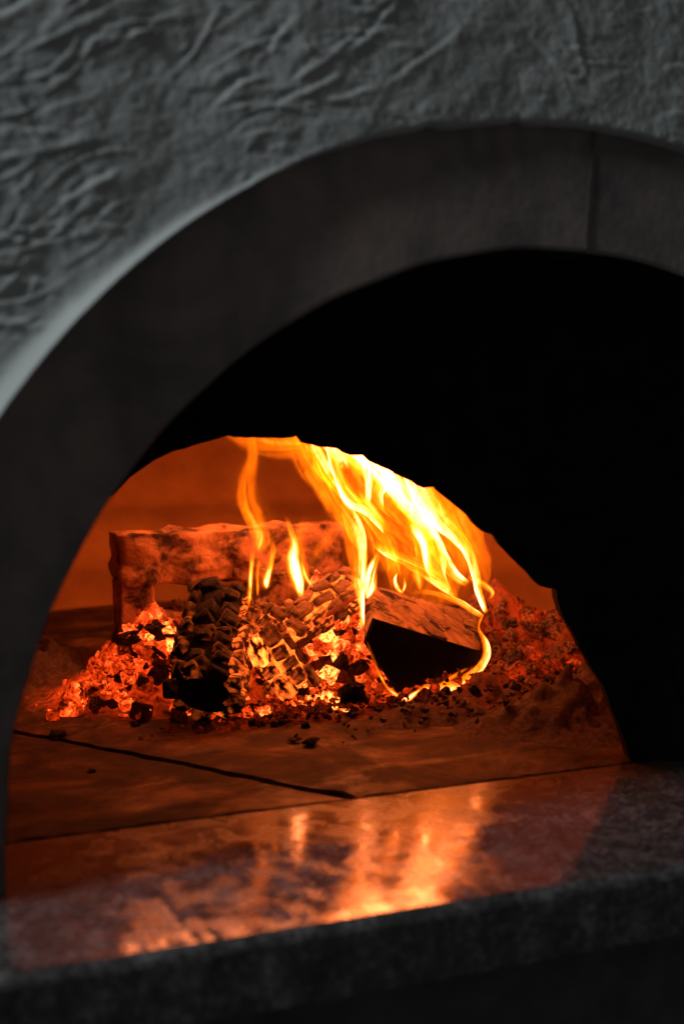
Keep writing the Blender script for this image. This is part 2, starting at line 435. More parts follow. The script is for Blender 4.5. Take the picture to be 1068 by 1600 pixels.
# ------------------------------------------------------------------ oven floor
YB = 0.124
def clip_poly(P, fn):
    out = []
    for i in range(len(P)):
        a, b = P[i], P[(i + 1) % len(P)]; fa, fb = fn(a), fn(b)
        if fa >= 0: out.append(a)
        if fa * fb < 0:
            t = fa / (fa - fb); out.append((a[0] + (b[0] - a[0]) * t, a[1] + (b[1] - a[1]) * t))
    return out
def build_floor():
    V = [(-1.0, -0.13, -0.030), (1.0, -0.13, -0.030), (1.0, 1.6, -0.030), (-1.0, 1.6, -0.030)]
    base = mesh_obj('oven_floor', V, [(0, 1, 2, 3)], M['under'], smooth=False); base['kind'] = 'structure'
    base['label'] = 'sandy bed under the oven floor tiles'
    j0 = Vector((-0.1485, 0.1330)); e = Vector((-0.2225, 0.3335)).normalized(); p = Vector((e.y, -e.x))
    W = 0.40; Ls = 0.75; g = 0.0028; r = random.Random(5)
    for i in range(-3, 4):
        for j in range(-3, 6):
            off = 0.0 if i % 2 == 0 else 0.21
            a0, a1 = i * W, (i + 1) * W; b0, b1 = (j - 1) * Ls + 0.41 + off - 0.0, j * Ls + 0.41 + off
            P = [(j0 + p * (a0 + g)) + e * (b0 + g), (j0 + p * (a1 - g)) + e * (b0 + g), (j0 + p * (a1 - g)) + e * (b1 - g), (j0 + p * (a0 + g)) + e * (b1 - g)]
            P = [(v.x, v.y) for v in P]
            for fn in (lambda q: q[1] - YB - 0.0003, lambda q: 1.45 - q[1], lambda q: q[0] + 0.85, lambda q: 0.75 - q[0]):
                P = clip_poly(P, fn)
                if len(P) < 3: break
            if len(P) < 3: continue
            # worn, wavering edges
            Q = []
            for k in range(len(P)):
                a, b = Vector(P[k]), Vector(P[(k + 1) % len(P)]); L = (b - a).length; nn = max(1, int(L / 0.012))
                nrm = Vector((-(b - a).y, (b - a).x)).normalized() if L > 1e-6 else Vector((0, 0))
                for q in range(nn):
                    w = a + (b - a) * (q / nn); near = math.exp(-max(0.0, w.y - YB) / 0.10)
                    w = w + nrm * ((0.0035 + 0.006 * near) * abs(mnoise.fractal(Vector((w.x * 30, w.y * 30, i + j)), 1, 2, 3)) + 0.0015 * near if q else 0)
                    w = w + p * (0.007 * mnoise.fractal(Vector((w.x * 9, w.y * 9, 2.0)), 1, 2, 3)) * min(1.0, max(0.0, (w.y - YB - 0.002) / 0.02))
                    Q.append((w.x, w.y))
            bm = bmesh.new(); zt = -0.0004 + r.uniform(-0.0012, 0.0002)
            c = Vector((sum(q[0] for q in Q) / len(Q), sum(q[1] for q in Q) / len(Q)))
            top = []
            for (x, y) in Q:
                d = (c - Vector((x, y))).normalized() * 0.0025; top.append(bm.verts.new((x + d.x, y + d.y, zt)))
            mid = [bm.verts.new((x, y, zt - 0.003)) for x, y in Q]; bot = [bm.verts.new((x, y, -0.028)) for x, y in Q]
            bm.faces.new(top)
            n = len(Q)
            for A, B in ((top, mid), (mid, bot)):
                for k in range(n): bm.faces.new((A[k], B[k], B[(k + 1) % n], A[(k + 1) % n]))
            bmesh.ops.recalc_face_normals(bm, faces=bm.faces)
            bm_obj('floor_tile', bm, M['tile'], base)
build_floor()

# ------------------------------------------------------------------ granite shelf and the base under it
def build_shelf():
    YF, TH = -0.1644, 0.062; n = 300; V = []; F = []
    prof = [(YB, -TH), (YB, -0.002), (YB - 0.002, 0.0), (-0.02, 0.0), (YF + 0.010, 0.0), (YF + 0.006, -0.0008), (YF + 0.002, -0.0035), (YF, -0.008), (YF, -0.03), (YF + 0.001, -TH + 0.003), (YF + 0.005, -TH)]
    m = len(prof)
    for i in range(n + 1):
        x = -1.05 + 2.1 * i / n
        for k, (y, z) in enumerate(prof):
            dy = 0.0022 * mnoise.fractal(Vector((x * 28, z * 40, 0)), 1, 2, 4) if k >= 4 else 0
            dz = -0.0009 * abs(mnoise.noise(Vector((x * 35, y * 30, 7)))) if 4 <= k <= 6 else 0
            V.append((x, y + dy, z + dz))
    for i in range(n):
        for k in range(m):
            F.append((i * m + k, (i + 1) * m + k, (i + 1) * m + (k + 1) % m, i * m + (k + 1) % m))
    F.append(tuple(range(m))); F.append(tuple(n * m + k for k in range(m))[::-1])
    o = mesh_obj('stone_shelf', V, F, M['granite'], smooth=False)
    tag(o, 'polished speckled granite shelf reflecting the fire', 'shelf')
    bm = bmesh.new()
    for (x0, x1, y0, y1) in ((-1.0, 1.0, -0.115, 0.10),):
        bmesh.ops.create_cube(bm, size=1.0, matrix=Matrix.Translation(((x0 + x1) / 2, (y0 + y1) / 2, -0.064 - 0.25)) @ Matrix.Diagonal((x1 - x0, y1 - y0, 0.5, 1)))
    o = bm_obj('masonry_plinth', bm, M['base']); tag(o, 'dark grey plinth of the oven under the granite shelf', 'plinth')
build_shelf()

# ------------------------------------------------------------------ materials of the fire
def heat_color(b, k, col1, col2, lo, hi):
    f = b.n('MapRange'); f.interpolation_type = 'SMOOTHSTEP'
    b.set(f.inputs['Value'], k); f.inputs['From Min'].default_value = lo; f.inputs['From Max'].default_value = hi
    return b.mixc(f.outputs[0], col1, col2)
def mat_flame():
    b = N('flame')
    at_ = b.n('Attribute'); at_.attribute_name = 'fire_level'
    fw = b.n('Attribute'); fw.attribute_name = 'fire_path'
    mp_ = b.n('Mapping'); b.set(mp_.inputs['Vector'], fw.outputs['Vector']); mp_.inputs['Scale'].default_value = (55, 11, 1)
    n = b.noise(mp_.outputs[0], 1.0, 3, 0.5, 0.6)
    n = b.ramp(n, [(0.28, 0.22), (0.5, 0.8), (0.70, 1.15)])
    m2 = b.n('Mapping'); b.set(m2.inputs['Vector'], fw.outputs['Vector']); m2.inputs['Scale'].default_value = (190, 13, 1)
    n2 = b.ramp(b.noise(m2.outputs[0], 1.0, 2, 0.5, 0.8), [(0.32, 0.25), (0.55, 0.75), (0.70, 1.0)])
    tb = b.ramp(b.noise(b.coord(scale=(1, 1, 0.45)), 75, 4, 0.6, 1.2), [(0.34, 0.45), (0.52, 1.0), (0.68, 1.0)])
    k = b.math('MULTIPLY', at_.outputs['Fac'], b.math('MULTIPLY', b.math('MULTIPLY', n, b.math('MULTIPLY', n2, tb)), 2.5 * FIRE))
    col = heat_color(b, k, (1.0, 0.145, 0.001), (1.0, 0.245, 0.075), 0.7, 4.6)
    e = b.n('Emission'); b.set(e.inputs['Color'], col); b.set(e.inputs['Strength'], k)
    t = b.n('BsdfTransparent'); a = b.n('AddShader')
    b.t.links.new(t.outputs[0], a.inputs[0]); b.t.links.new(e.outputs[0], a.inputs[1]); b.t.links.new(a.outputs[0], b.out.inputs['Surface'])
    return b.m
def mat_ember():
    """glowing charcoal: object colour red channel = heat, green = ash cover"""
    b = N('ember'); oi = b.n('ObjectInfo'); sc = b.n('SeparateColor'); b.set(sc.inputs[0], oi.outputs['Color'])
    c = b.coord(); add = b.n('VectorMath'); add.operation = 'ADD'; b.set(add.inputs[0], c)
    rv = b.n('CombineXYZ'); b.set(rv.inputs[0], b.math('MULTIPLY', oi.outputs['Random'], 13.0)); b.set(rv.inputs[1], b.math('MULTIPLY', oi.outputs['Random'], 37.0))
    b.set(add.inputs[1], rv.outputs[0]); v = add.outputs[0]
    n1 = b.noise(v, 1.5, 4, 0.6, 0.6); n2 = b.noise(v, 4.5, 4, 0.65); ed = b.voro(v, 3.5, 'DISTANCE_TO_EDGE')
    g = b.ramp(n1, [(0.34, 0.02), (0.50, 0.45), (0.68, 1.0)])
    fl_ = b.ramp(n2, [(0.36, 0.22), (0.52, 0.75), (0.66, 1.0)])
    fl_ = b.math('MULTIPLY', fl_, 1.35)
    k = b.math('MULTIPLY', b.math('MULTIPLY', g, fl_), sc.outputs[0])
    col = heat_color(b, k, (1.0, 0.048, 0.003), (1.0, 0.21, 0.035), 0.3, 4.5)
    base = b.mixc(b.ramp(n2, [(0.42, 0.0), (0.62, 1.0)]), (0.05, 0.042, 0.038), (0.36, 0.29, 0.24))
    base = b.mixc(sc.outputs[1], (0.015, 0.014, 0.014), base)
    h = b.math('ADD', n2, b.math('MULTIPLY', ed, 0.4))
    return b.principled(base, 0.9, b.bump(h, 0.7, 0.12), 0.1, col, k)
def mat_bed():
    b = N('ember_bed'); a = b.n('Attribute'); a.attribute_name = 'fire_level'
    c = b.coord(); n1 = b.noise(c, 55, 5, 0.65, 0.8); n2 = b.noise(c, 170, 4, 0.65)
    g = b.ramp(n1, [(0.38, 0.0), (0.52, 0.5), (0.68, 1.0)])
    k = b.math('MULTIPLY', b.math('MULTIPLY', g, a.outputs['Fac']), b.math('ADD', n2, 0.4))
    col = heat_color(b, k, (1.0, 0.048, 0.003), (1.0, 0.21, 0.035), 0.3, 4.5)
    base = b.ramp(n2, [(0.3, (0.05, 0.036, 0.028)), (0.55, (0.085, 0.062, 0.05)), (0.75, (0.15, 0.11, 0.09))])
    return b.principled(base, 0.95, b.bump(b.math('ADD', n1, b.math('MULTIPLY', n2, 0.5)), 0.3, 0.006), 0.05, col, k)
def mat_char():
    """alligatored charcoal block with a thin coat of ash"""
    b = N('char_block'); oi = b.n('ObjectInfo'); sc = b.n('SeparateColor'); b.set(sc.inputs[0], oi.outputs['Color'])
    c = b.coord(); n = b.noise(c, 1.6, 4, 0.6); n2 = b.noise(c, 7, 5, 0.7)
    base = b.ramp(b.math('ADD', b.math('MULTIPLY', n, 0.6), b.math('MULTIPLY', n2, 0.4)), [(0.34, (0.05, 0.032, 0.022)), (0.60, (0.40, 0.24, 0.14))])
    base = b.mixc(sc.outputs[1], (0.018, 0.016, 0.016), base)
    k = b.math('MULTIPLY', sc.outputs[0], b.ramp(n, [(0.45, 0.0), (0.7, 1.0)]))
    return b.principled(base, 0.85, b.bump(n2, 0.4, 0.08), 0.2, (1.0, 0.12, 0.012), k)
def mat_core(glow):
    b = N('char_core'); c = b.coord(); n = b.noise(c, 60, 5, 0.65)
    k = b.math('MULTIPLY', b.ramp(n, [(0.40, 0.0), (0.60, 1.0)]), glow)
    return b.principled(b.ramp(n, [(0.3, 0.008), (0.7, 0.03)]), 0.9, b.bump(n, 0.8, 0.008), 0.1, (1.0, 0.13, 0.012), k)
def mat_wood():
    b = N('burning_wood'); c = b.coord(scale=(26, 4, 26)); n = b.noise(c, 3.5, 6, 0.65, 0.4); c2 = b.coord(); n2 = b.noise(c2, 24, 5, 0.65, 0.6)
    wood = b.ramp(n, [(0.3, (0.16, 0.09, 0.045)), (0.6, (0.34, 0.21, 0.11)), (0.8, (0.42, 0.28, 0.16))])
    col = b.mixc(b.ramp(n2, [(0.50, 0.0), (0.60, 1.0)]), wood, (0.014, 0.012, 0.011))
    ck = b.voro(b.coord(scale=(1, 0.25, 1)), 45, 'DISTANCE_TO_EDGE')
    col = b.mixc(b.ramp(ck, [(0.0, 0.9), (0.03, 0.0)]), col, (0.008, 0.007, 0.007))
    return b.principled(col, 0.8, b.bump(b.math('ADD', n, b.math('MULTIPLY', n2, 0.5)), 0.5, 0.004), 0.2)
def mat_crust():
    b = N('ash_crust'); c = b.coord(); n = b.noise(c, 22, 6, 0.65, 0.5); n2 = b.noise(c, 90, 5, 0.65)
    col = b.ramp(n, [(0.40, (0.05, 0.03, 0.022)), (0.52, (0.34, 0.17, 0.08)), (0.75, (0.54, 0.29, 0.14))])
    return b.principled(col, 0.9, b.bump(b.math('ADD', n, b.math('MULTIPLY', n2, 0.5)), 0.7, 0.010), 0.1)
M.update(flame=mat_flame(), ember=mat_ember(), bed=mat_bed(), char=mat_char(), core=mat_core(0.0), hotcore=mat_core(3.6),
         wood=mat_wood(), crust=mat_crust(), endchar=mat_plain('charred_end', (0.010, 0.0095, 0.0095), 0.85, 70),
         ash=mat_plain('ash', (0.16, 0.145, 0.135), 0.95, 60))

# ------------------------------------------------------------------ shared small meshes
def chunk_mesh(seed, flat=1.0):
    r = random.Random(seed); bm = bmesh.new()
    for i in range(15):
        v = Vector((r.uniform(-1, 1), r.uniform(-1, 1), r.uniform(-1, 1)))
        mx = max(abs(v.x), abs(v.y), abs(v.z)); v = v / mx * r.uniform(0.75, 1.0); v.z *= flat
        bm.verts.new(v * 0.5)
    res = bmesh.ops.convex_hull(bm, input=bm.verts)
    bmesh.ops.delete(bm, geom=[g for g in res['geom_interior'] if isinstance(g, bmesh.types.BMVert)], context='VERTS')
    bmesh.ops.subdivide_edges(bm, edges=bm.edges[:], cuts=1, use_grid_fill=True)
    bmesh.ops.subdivide_edges(bm, edges=[e for e in bm.edges if e.calc_length() > 0.3], cuts=1)
    bmesh.ops.triangulate(bm, faces=bm.faces[:])
    if flat > 0.5:
        bmesh.ops.smooth_vert(bm, verts=bm.verts[:], factor=0.5, use_axis_x=True, use_axis_y=True, use_axis_z=True)
    for v in bm.verts: v.co += v.co.normalized() * 0.20 * mnoise.noise(v.co * 3.4 + Vector((seed * 3.1, 0, 0)))
    me = bpy.data.meshes.new('ember'); bm.to_mesh(me); bm.free(); me.materials.append(M['ember'])
    if flat > 0.5: me.polygons.foreach_set('use_smooth', [True] * len(me.polygons))
    return me
CHUNKS = [chunk_mesh(s, random.Random(s).choice((1.0, 0.8, 0.55))) for s in range(14)]
FLAKES = [chunk_mesh(50 + s, 0.28) for s in range(8)]
def block_mesh(seed):
    r = random.Random(seed); bm = bmesh.new(); bmesh.ops.create_cube(bm, size=1.0)
    for v in bm.verts: v.co += Vector([r.uniform(-0.08, 0.08) for _ in range(3)])
    bmesh.ops.bevel(bm, geom=bm.edges[:] + bm.verts[:], offset=0.2, segments=2, profile=0.6, affect='EDGES')
    for v in bm.verts: v.co += v.co.normalized() * 0.12 * mnoise.noise(v.co * 3.2 + Vector((seed * 2.7, 1, 0)))
    me = bpy.data.meshes.new('char_block'); bm.to_mesh(me); bm.free(); me.materials.append(M['char'])
    me.polygons.foreach_set('use_smooth', [True] * len(me.polygons))
    return me
BLOCKS = [block_mesh(s) for s in range(10)]
CUBES = []
for q in range(8):
    me = BLOCKS[q].copy(); me.name = 'ember'; me.materials.clear(); me.materials.append(M['ember']); CUBES.append(me)
def put(name, me, parent, mat4, color=None):
    o = bpy.data.objects.new(name, me); COL.objects.link(o)
    if parent is not None:
        o.parent = parent; o.matrix_local = Matrix.Translation(-parent.location) @ mat4
    else: o.matrix_world = mat4
    if color is not None: o.color = (*color, 1.0)
    return o
def rot_rand(r): return Matrix.Rotation(r.uniform(0, 6.28), 4, 'Z') @ Matrix.Rotation(r.gauss(0, 0.5), 4, 'X') @ Matrix.Rotation(r.gauss(0, 0.5), 4, 'Y')

# ------------------------------------------------------------------ ash and ember bed (one uncountable mass)
MOUNDS = [  # x, y, rx, ry, height, heat
    (-0.215, 0.625, 0.085, 0.075, 0.070, 1.5), (-0.275, 0.640, 0.075, 0.060, 0.030, 0.9), (-0.190, 0.690, 0.06, 0.06, 0.085, 0.8),
    (-0.080, 0.580, 0.085, 0.070, 0.075, 2.0), (0.000, 0.590, 0.070, 0.060, 0.100, 2.6), (0.05, 0.56, 0.06, 0.06, 0.05, 1.4),
    (0.285, 0.62, 0.10, 0.09, 0.074, 0.30), (0.36, 0.55, 0.09, 0.10, 0.068, 0.2), (0.235, 0.52, 0.08, 0.07, 0.040, 0.15),  # low heat here paints firelight onto the right-hand coals
    (0.255, 0.30, 0.11, 0.085, 0.044, 0.0), (0.19, 0.335, 0.05, 0.04, 0.034, 0.0), (0.30, 0.37, 0.06, 0.05, 0.045, 0.0), (0.150, 0.30, 0.07, 0.05, 0.024, 0.0), (0.060, 0.385, 0.09, 0.035, 0.016, 0.0), (-0.03, 0.44, 0.09, 0.03, 0.007, 0.1),
    (0.17, 0.45, 0.12, 0.07, 0.028, 0.1),
    (-0.37, 0.80, 0.12, 0.08, 0.045, 0.0), (0.10, 0.75, 0.25, 0.10, 0.05, 0.2)]
def mound_h(x, y):
    h = np.zeros_like(x); heat = np.zeros_like(x)
    for (mx, my, rx, ry, hh, ht) in MOUNDS:
        g = np.exp(-(((x - mx) / rx) ** 2 + ((y - my) / ry) ** 2) ** 1.25)
        h = np.maximum(h, hh * g) + 0.15 * hh * g; heat = np.maximum(heat, ht * g)
    return h, heat
def build_bed():
    xs = np.arange(-0.52, 0.55, 0.0036); ys = np.arange(0.17, 1.0, 0.0036)
    X, Y = np.meshgrid(xs, ys, indexing='ij'); h, heat = mound_h(X, Y)
    nz = vfbm(X * 26, Y * 26, 4); n2 = vfbm(X * 60 + 9, Y * 60, 3)
    Z = h * (1 + 1.3 * nz) + (0.012 * n2 + 0.012 * nz) * np.clip(h / 0.02, 0, 1) - 0.0045
    Xj = X + 0.002 * n2; Yj = Y + 0.002 * nz
    V = np.stack([Xj, Yj, Z], -1).reshape(-1, 3); ny = len(ys)
    a, b = np.meshgrid(np.arange(len(xs) - 1), np.arange(ny - 1), indexing='ij')
    md = (X - MP.x) * MN.x + (Y - MP.y) * MN.y > 0.036
    ok = ((Z > -0.004) & md)
    okq = ok[:-1, :-1] & ok[1:, :-1] & ok[1:, 1:] & ok[:-1, 1:]
    q = (a * ny + b)[okq]; F = np.stack([q, q + ny, q + ny + 1, q + 1], -1)
    used = np.unique(F); remap = np.zeros(len(V), int); remap[used] = np.arange(len(used))
    o = mesh_obj('ash_bed', V[used], remap[F], M['bed'])
    at_ = o.data.attributes.new('fire_level', 'FLOAT', 'POINT'); at_.data.foreach_set('value', (heat.ravel()[used] * 2.2).astype(np.float32))
    tag(o, 'heaped grey ash and glowing cinders covering the oven floor', 'ash', kind='stuff')
build_bed()

def scatter(root, n, fn, size, heat, ash, seed, name='ember', flake=0.14):
    r = random.Random(seed)
    for i in range(n):
        x, y, dz = fn(r); s = size(r)
        h, _ = mound_h(np.array([x]), np.array([y])); z = float(h[0]) + dz
        flk = r.random() < flake; me = r.choice(FLAKES if flk else (CHUNKS if r.random() < 0.45 else CUBES))
        if me in CUBES: s *= 0.70
        sc = Matrix.Diagonal((s * r.uniform(0.8, 1.4), s * r.uniform(0.7, 1.1), s * r.uniform(0.7, 1.1), 1))
        put(name, me, root, Matrix.Translation((x, y, max(z - s * 0.12, s * 0.20))) @ rot_rand(r) @ sc, ((heat(r, x, y, z), ash(r), 0) if name == 'coal' or r.random() > 0.24 else (0.02, 0.1, 0)))
def gauss_at(cx, cy, sx, sy, sz=0.004): return lambda r: (r.gauss(cx, sx), r.gauss(cy, sy), r.gauss(0, sz))

he_l = empty('ember_heap', (-0.215, 0.62, 0), 'glowing orange ember heap beneath the grate opening, beside the dark upright charred log', 'embers')
scatter(he_l, 130, gauss_at(-0.215, 0.60, 0.045, 0.035), lambda r: r.uniform(0.014, 0.038), lambda r, x, y, z: max(0.05, r.gauss(2.6, 1.6)) * (0.5 + 0.9 * math.exp(-((x + 0.19) / 0.05) ** 2)), lambda r: 0.35 * r.random() ** 2, 21)
scatter(he_l, 55, gauss_at(-0.275, 0.585, 0.035, 0.014), lambda r: r.uniform(0.008, 0.022), lambda r, x, y, z: max(0.02, r.gauss(1.5, 1.1)), lambda r: 0.35 * r.random() ** 2, 22)
scatter(he_l, 30, gauss_at(-0.18, 0.655, 0.035, 0.025, 0.01), lambda r: r.uniform(0.012, 0.03), lambda r, x, y, z: max(0.03, r.gauss(1.2, 0.9)), lambda r: 0.35 * r.random() ** 2, 23)
he_c = empty('ember_heap', (-0.03, 0.56, 0), 'brightest yellow hot ember heap between the charred logs and the burning split log', 'embers')
scatter(he_c, 95, gauss_at(-0.025, 0.545, 0.045, 0.03, 0.006), lambda r: r.uniform(0.014, 0.040), lambda r, x, y, z: max(0.1, r.gauss(6.0, 3.0)) * (0.3 + math.exp(-((x + 0.03) / 0.045) ** 2)), lambda r: 0.35 * r.random() ** 2, 31)
scatter(he_c, 80, gauss_at(-0.065, 0.50, 0.045, 0.018, 0.003), lambda r: r.uniform(0.008, 0.024), lambda r, x, y, z: max(0.0, r.gauss(1.8, 1.6)), lambda r: 0.35 * r.random() ** 2, 32)
scatter(he_c, 40, gauss_at(0.03, 0.50, 0.03, 0.02, 0.003), lambda r: r.uniform(0.008, 0.022), lambda r, x, y, z: max(0.0, r.gauss(1.5, 1.3)), lambda r: 0.35 * r.random() ** 2, 33)
scatter(he_c, 60, lambda r: (r.uniform(-0.16, 0.10), r.gauss(0.445, 0.015), 0), lambda r: r.uniform(0.004, 0.013), lambda r, x, y, z: 0.6 if r.random() < 0.12 else 0.0, lambda r: 0.4 * r.random(), 34)
scatter(he_c, 60, gauss_at(0.0, 0.575, 0.03, 0.02, 0.008), lambda r: r.uniform(0.014, 0.034), lambda r, x, y, z: max(0.1, r.gauss(2.6, 1.8)), lambda r: 0.4 * r.random() ** 2, 35)
he_r = empty('coal_heap', (0.30, 0.55, 0), 'heap of ash grey coals behind the burning log, by the mouth jamb', 'coals')
scatter(he_r, 200, lambda r: (r.uniform(0.17, 0.42), r.uniform(0.44, 0.68), r.gauss(0, 0.004)), lambda r: r.uniform(0.012, 0.034), lambda r, x, y, z: 0.9 if r.random() < 0.06 else r.uniform(0.05, 0.8) ** 1.5, lambda r: r.uniform(0.7, 1.0), 41, name='coal')  # dull glow paints in firelight on the coals' near faces
scatter(he_r, 45, lambda r: (r.uniform(0.08, 0.32), r.uniform(0.40, 0.50), 0.0), lambda r: r.uniform(0.006, 0.018), lambda r, x, y, z: 0.9 if r.random() < 0.2 else 0.0, lambda r: r.uniform(0.2, 0.9), 42, name='coal')

# ------------------------------------------------------------------ fire grate
def rough_box(name, c0, c1, parent, mat, amp=0.006, seed=0, cuts=10):
    """box between two corners in a local frame given by functions, roughened"""
    bm = bmesh.new(); bmesh.ops.create_cube(bm, size=1.0)
    bmesh.ops.subdivide_edges(bm, edges=bm.edges[:], cuts=cuts, use_grid_fill=True)
    c0 = Vector(c0); c1 = Vector(c1); mid = (c0 + c1) / 2; sz = c1 - c0
    for v in bm.verts:
        n0 = v.co.copy()
        p = Vector((mid.x + v.co.x * sz.x, mid.y + v.co.y * sz.y, mid.z + v.co.z * sz.z))
        d = amp * mnoise.fractal(p * 28 + Vector((seed, 0, 0)), 1.0, 2.0, 4)
        v.co = p + Vector((n0.x, n0.y, n0.z)).normalized() * d
    return bm_obj(name, bm, mat, parent, smooth=True)
LUMPS = []
for q in range(4):
    me = CHUNKS[q].copy(); me.name = 'crust_lump'; me.materials.clear(); me.materials.append(M['crust']); me.polygons.foreach_set('use_smooth', [True] * len(me.polygons)); LUMPS.append(me)
def build_grate():
    y = 0.735; P = lambda x, yy: at(x, yy, y)
    tl, tr = P(187, 838), P(535, 852)
    root = empty('fire_grate', ((tl.x + tr.x) / 2, y, 0), 'thick ash crusted fire grate with a square gap, standing behind the logs', 'fire grate')
    zt = tl.z; zb = P(240, 914).z; zg = P(240, 962).z
    xl = tl.x; xl2 = P(240, 930).x; xr = tr.x; xm = P(345, 930).x
    rough_box('top_bar', (xl, y, zb), (xr, y + 0.06, zt), root, M['crust'], 0.009, 1, 30)
    rough_box('leg', (xl + 0.001, y + 0.002, -0.004), (xl2, y + 0.058, zb + 0.004), root, M['crust'], 0.004, 5, 14)
    rough_box('leg', (xm + 0.05, y + 0.004, -0.004), (xr - 0.02, y + 0.056, zb + 0.004), root, M['crust'], 0.006, 9, 14)
    rough_box('lower_bar', (xl2 - 0.004, y + 0.006, -0.004), (xm + 0.06, y + 0.05, zg), root, M['crust'], 0.008, 13, 14)
    # lumps of burnt crust clinging to the bar
    r = random.Random(77)
    for i in range(12):
        x = r.uniform(xm + 0.02, xr - 0.04); z = r.gauss(zb + 0.012, 0.012); s = r.uniform(0.012, 0.032)
        put('crust_lump', r.choice(LUMPS), root, Matrix.Translation((x, y + 0.004, z)) @ rot_rand(r) @ Matrix.Diagonal((s * 1.3, s * 0.6, s, 1)), (0, 0.9, 0))
build_grate()

# ------------------------------------------------------------------ charred logs
def charred_log(A, B, rad, up, label, rings, seed, hot=False, heat=0.0, ash=(0.5, 1.0), dark=lambda th, t: 0, nblk=9, squash=0.8):
    A = Vector(A); B = Vector(B); ax = (B - A); L = ax.length; ax.normalize(); upv = Vector(up)
    e1 = ax.cross(upv).normalized(); e2 = e1.cross(ax).normalized()
    root = empty('charred_log', (A.x, A.y, 0), label, 'log', 'charred logs in the fire')
    r = random.Random(seed); V = []; F = []; nr, ns = 24, 16
    for i in range(nr + 1):
        t = i / nr; endf = 0.80 + 0.2 * min(1, min(t, 1 - t) * 8)
        for k in range(ns):
            a = 2 * math.pi * k / ns
            q = rad * 0.88 * endf * (1 + 0.12 * mnoise.noise(Vector((math.cos(a) * 1.5, math.sin(a) * 1.5, t * 5 + seed))))
            p = A + ax * (L * t) + e1 * (math.cos(a) * q) + e2 * (math.sin(a) * q * squash); V.append(p)
    for i in range(nr):
        for k in range(ns): F.append((i * ns + k, i * ns + (k + 1) % ns, (i + 1) * ns + (k + 1) % ns, (i + 1) * ns + k))
    F.append(tuple(range(ns))[::-1]); F.append(tuple(nr * ns + k for k in range(ns)))
    mesh_obj('log_core', V, F, M['hotcore'] if hot else M['core'], root)
    for th in rings:
        a0 = math.radians(th); off = r.uniform(0, 1)
        t = -0.01 + 0.03 * off
        while t < 0.985:
            bl = (1.0 / nblk) * r.choice((0.6, 0.8, 1.0, 1.2, 1.7)) * r.uniform(0.85, 1.15); tc = t + bl / 2; t += bl
            if tc > 0.99: break
            if r.random() < 0.09: continue
            a = a0 + r.gauss(0, 0.05)
            wid = rad * r.uniform(0.9, 1.05) * 2 * math.pi / max(7, 360 / abs(rings[1] - rings[0])) * 0.80; thick = rad * r.uniform(0.40, 0.55)
            nrm = (e1 * math.cos(a) + e2 * math.sin(a) * squash).normalized(); tan = ax.cross(nrm).normalized()
            c = A + ax * (L * tc) + (e1 * math.cos(a) + e2 * math.sin(a) * squash) * (rad * (0.84 + r.uniform(-0.10, 0.09)))
            rx = ax; M4 = Matrix(((rx.x, tan.x, nrm.x, c.x), (rx.y, tan.y, nrm.y, c.y), (rx.z, tan.z, nrm.z, c.z), (0, 0, 0, 1)))
            M4 = M4 @ Matrix.Rotation(r.gauss(0, 0.16), 4, 'Z') @ Matrix.Rotation(r.gauss(0, 0.16), 4, 'X') @ Matrix.Diagonal((L * bl * 0.86, wid * r.uniform(0.75, 1.05), thick, 1))
            ht = heat * max(0, r.gauss(1, 0.7)) * (7.0 if -50 <= th <= 45 else 0.6); ash_lit = (r.uniform(0.6, 1.0) if -50 <= th <= 60 else r.uniform(*ash)) * (1 - dark(th, tc))  # right-side glow and paler ash stand in for firelight on the blocks
            put('char_block', r.choice(BLOCKS), root, M4, (ht, ash_lit, 0))
    return root
full = list(range(0, 360, 40))
# the big one in front, its butt towards the viewer
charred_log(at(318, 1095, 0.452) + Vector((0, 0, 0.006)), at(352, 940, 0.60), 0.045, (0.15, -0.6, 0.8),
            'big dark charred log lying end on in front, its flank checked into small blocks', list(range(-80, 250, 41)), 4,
            ash=(0.6, 1.0), heat=0.30, dark=lambda th, t: 0.95 if th > 60 else (0.8 if t < 0.2 else 0.0), nblk=13)  # heat paints right-flank firelight; dark paints the left flank's shade
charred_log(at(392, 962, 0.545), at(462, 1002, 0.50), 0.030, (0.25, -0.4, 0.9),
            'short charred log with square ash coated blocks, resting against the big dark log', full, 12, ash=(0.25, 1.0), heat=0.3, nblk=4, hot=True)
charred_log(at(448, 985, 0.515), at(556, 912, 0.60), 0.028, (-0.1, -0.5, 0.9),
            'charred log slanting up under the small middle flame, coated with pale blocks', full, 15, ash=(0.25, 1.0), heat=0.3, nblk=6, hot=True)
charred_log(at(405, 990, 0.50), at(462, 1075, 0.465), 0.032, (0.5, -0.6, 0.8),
            'red glowing charred log half buried in embers below the others', list(range(0, 360, 60)), 19, ash=(0.2, 0.9), heat=0.9, nblk=3, hot=True)

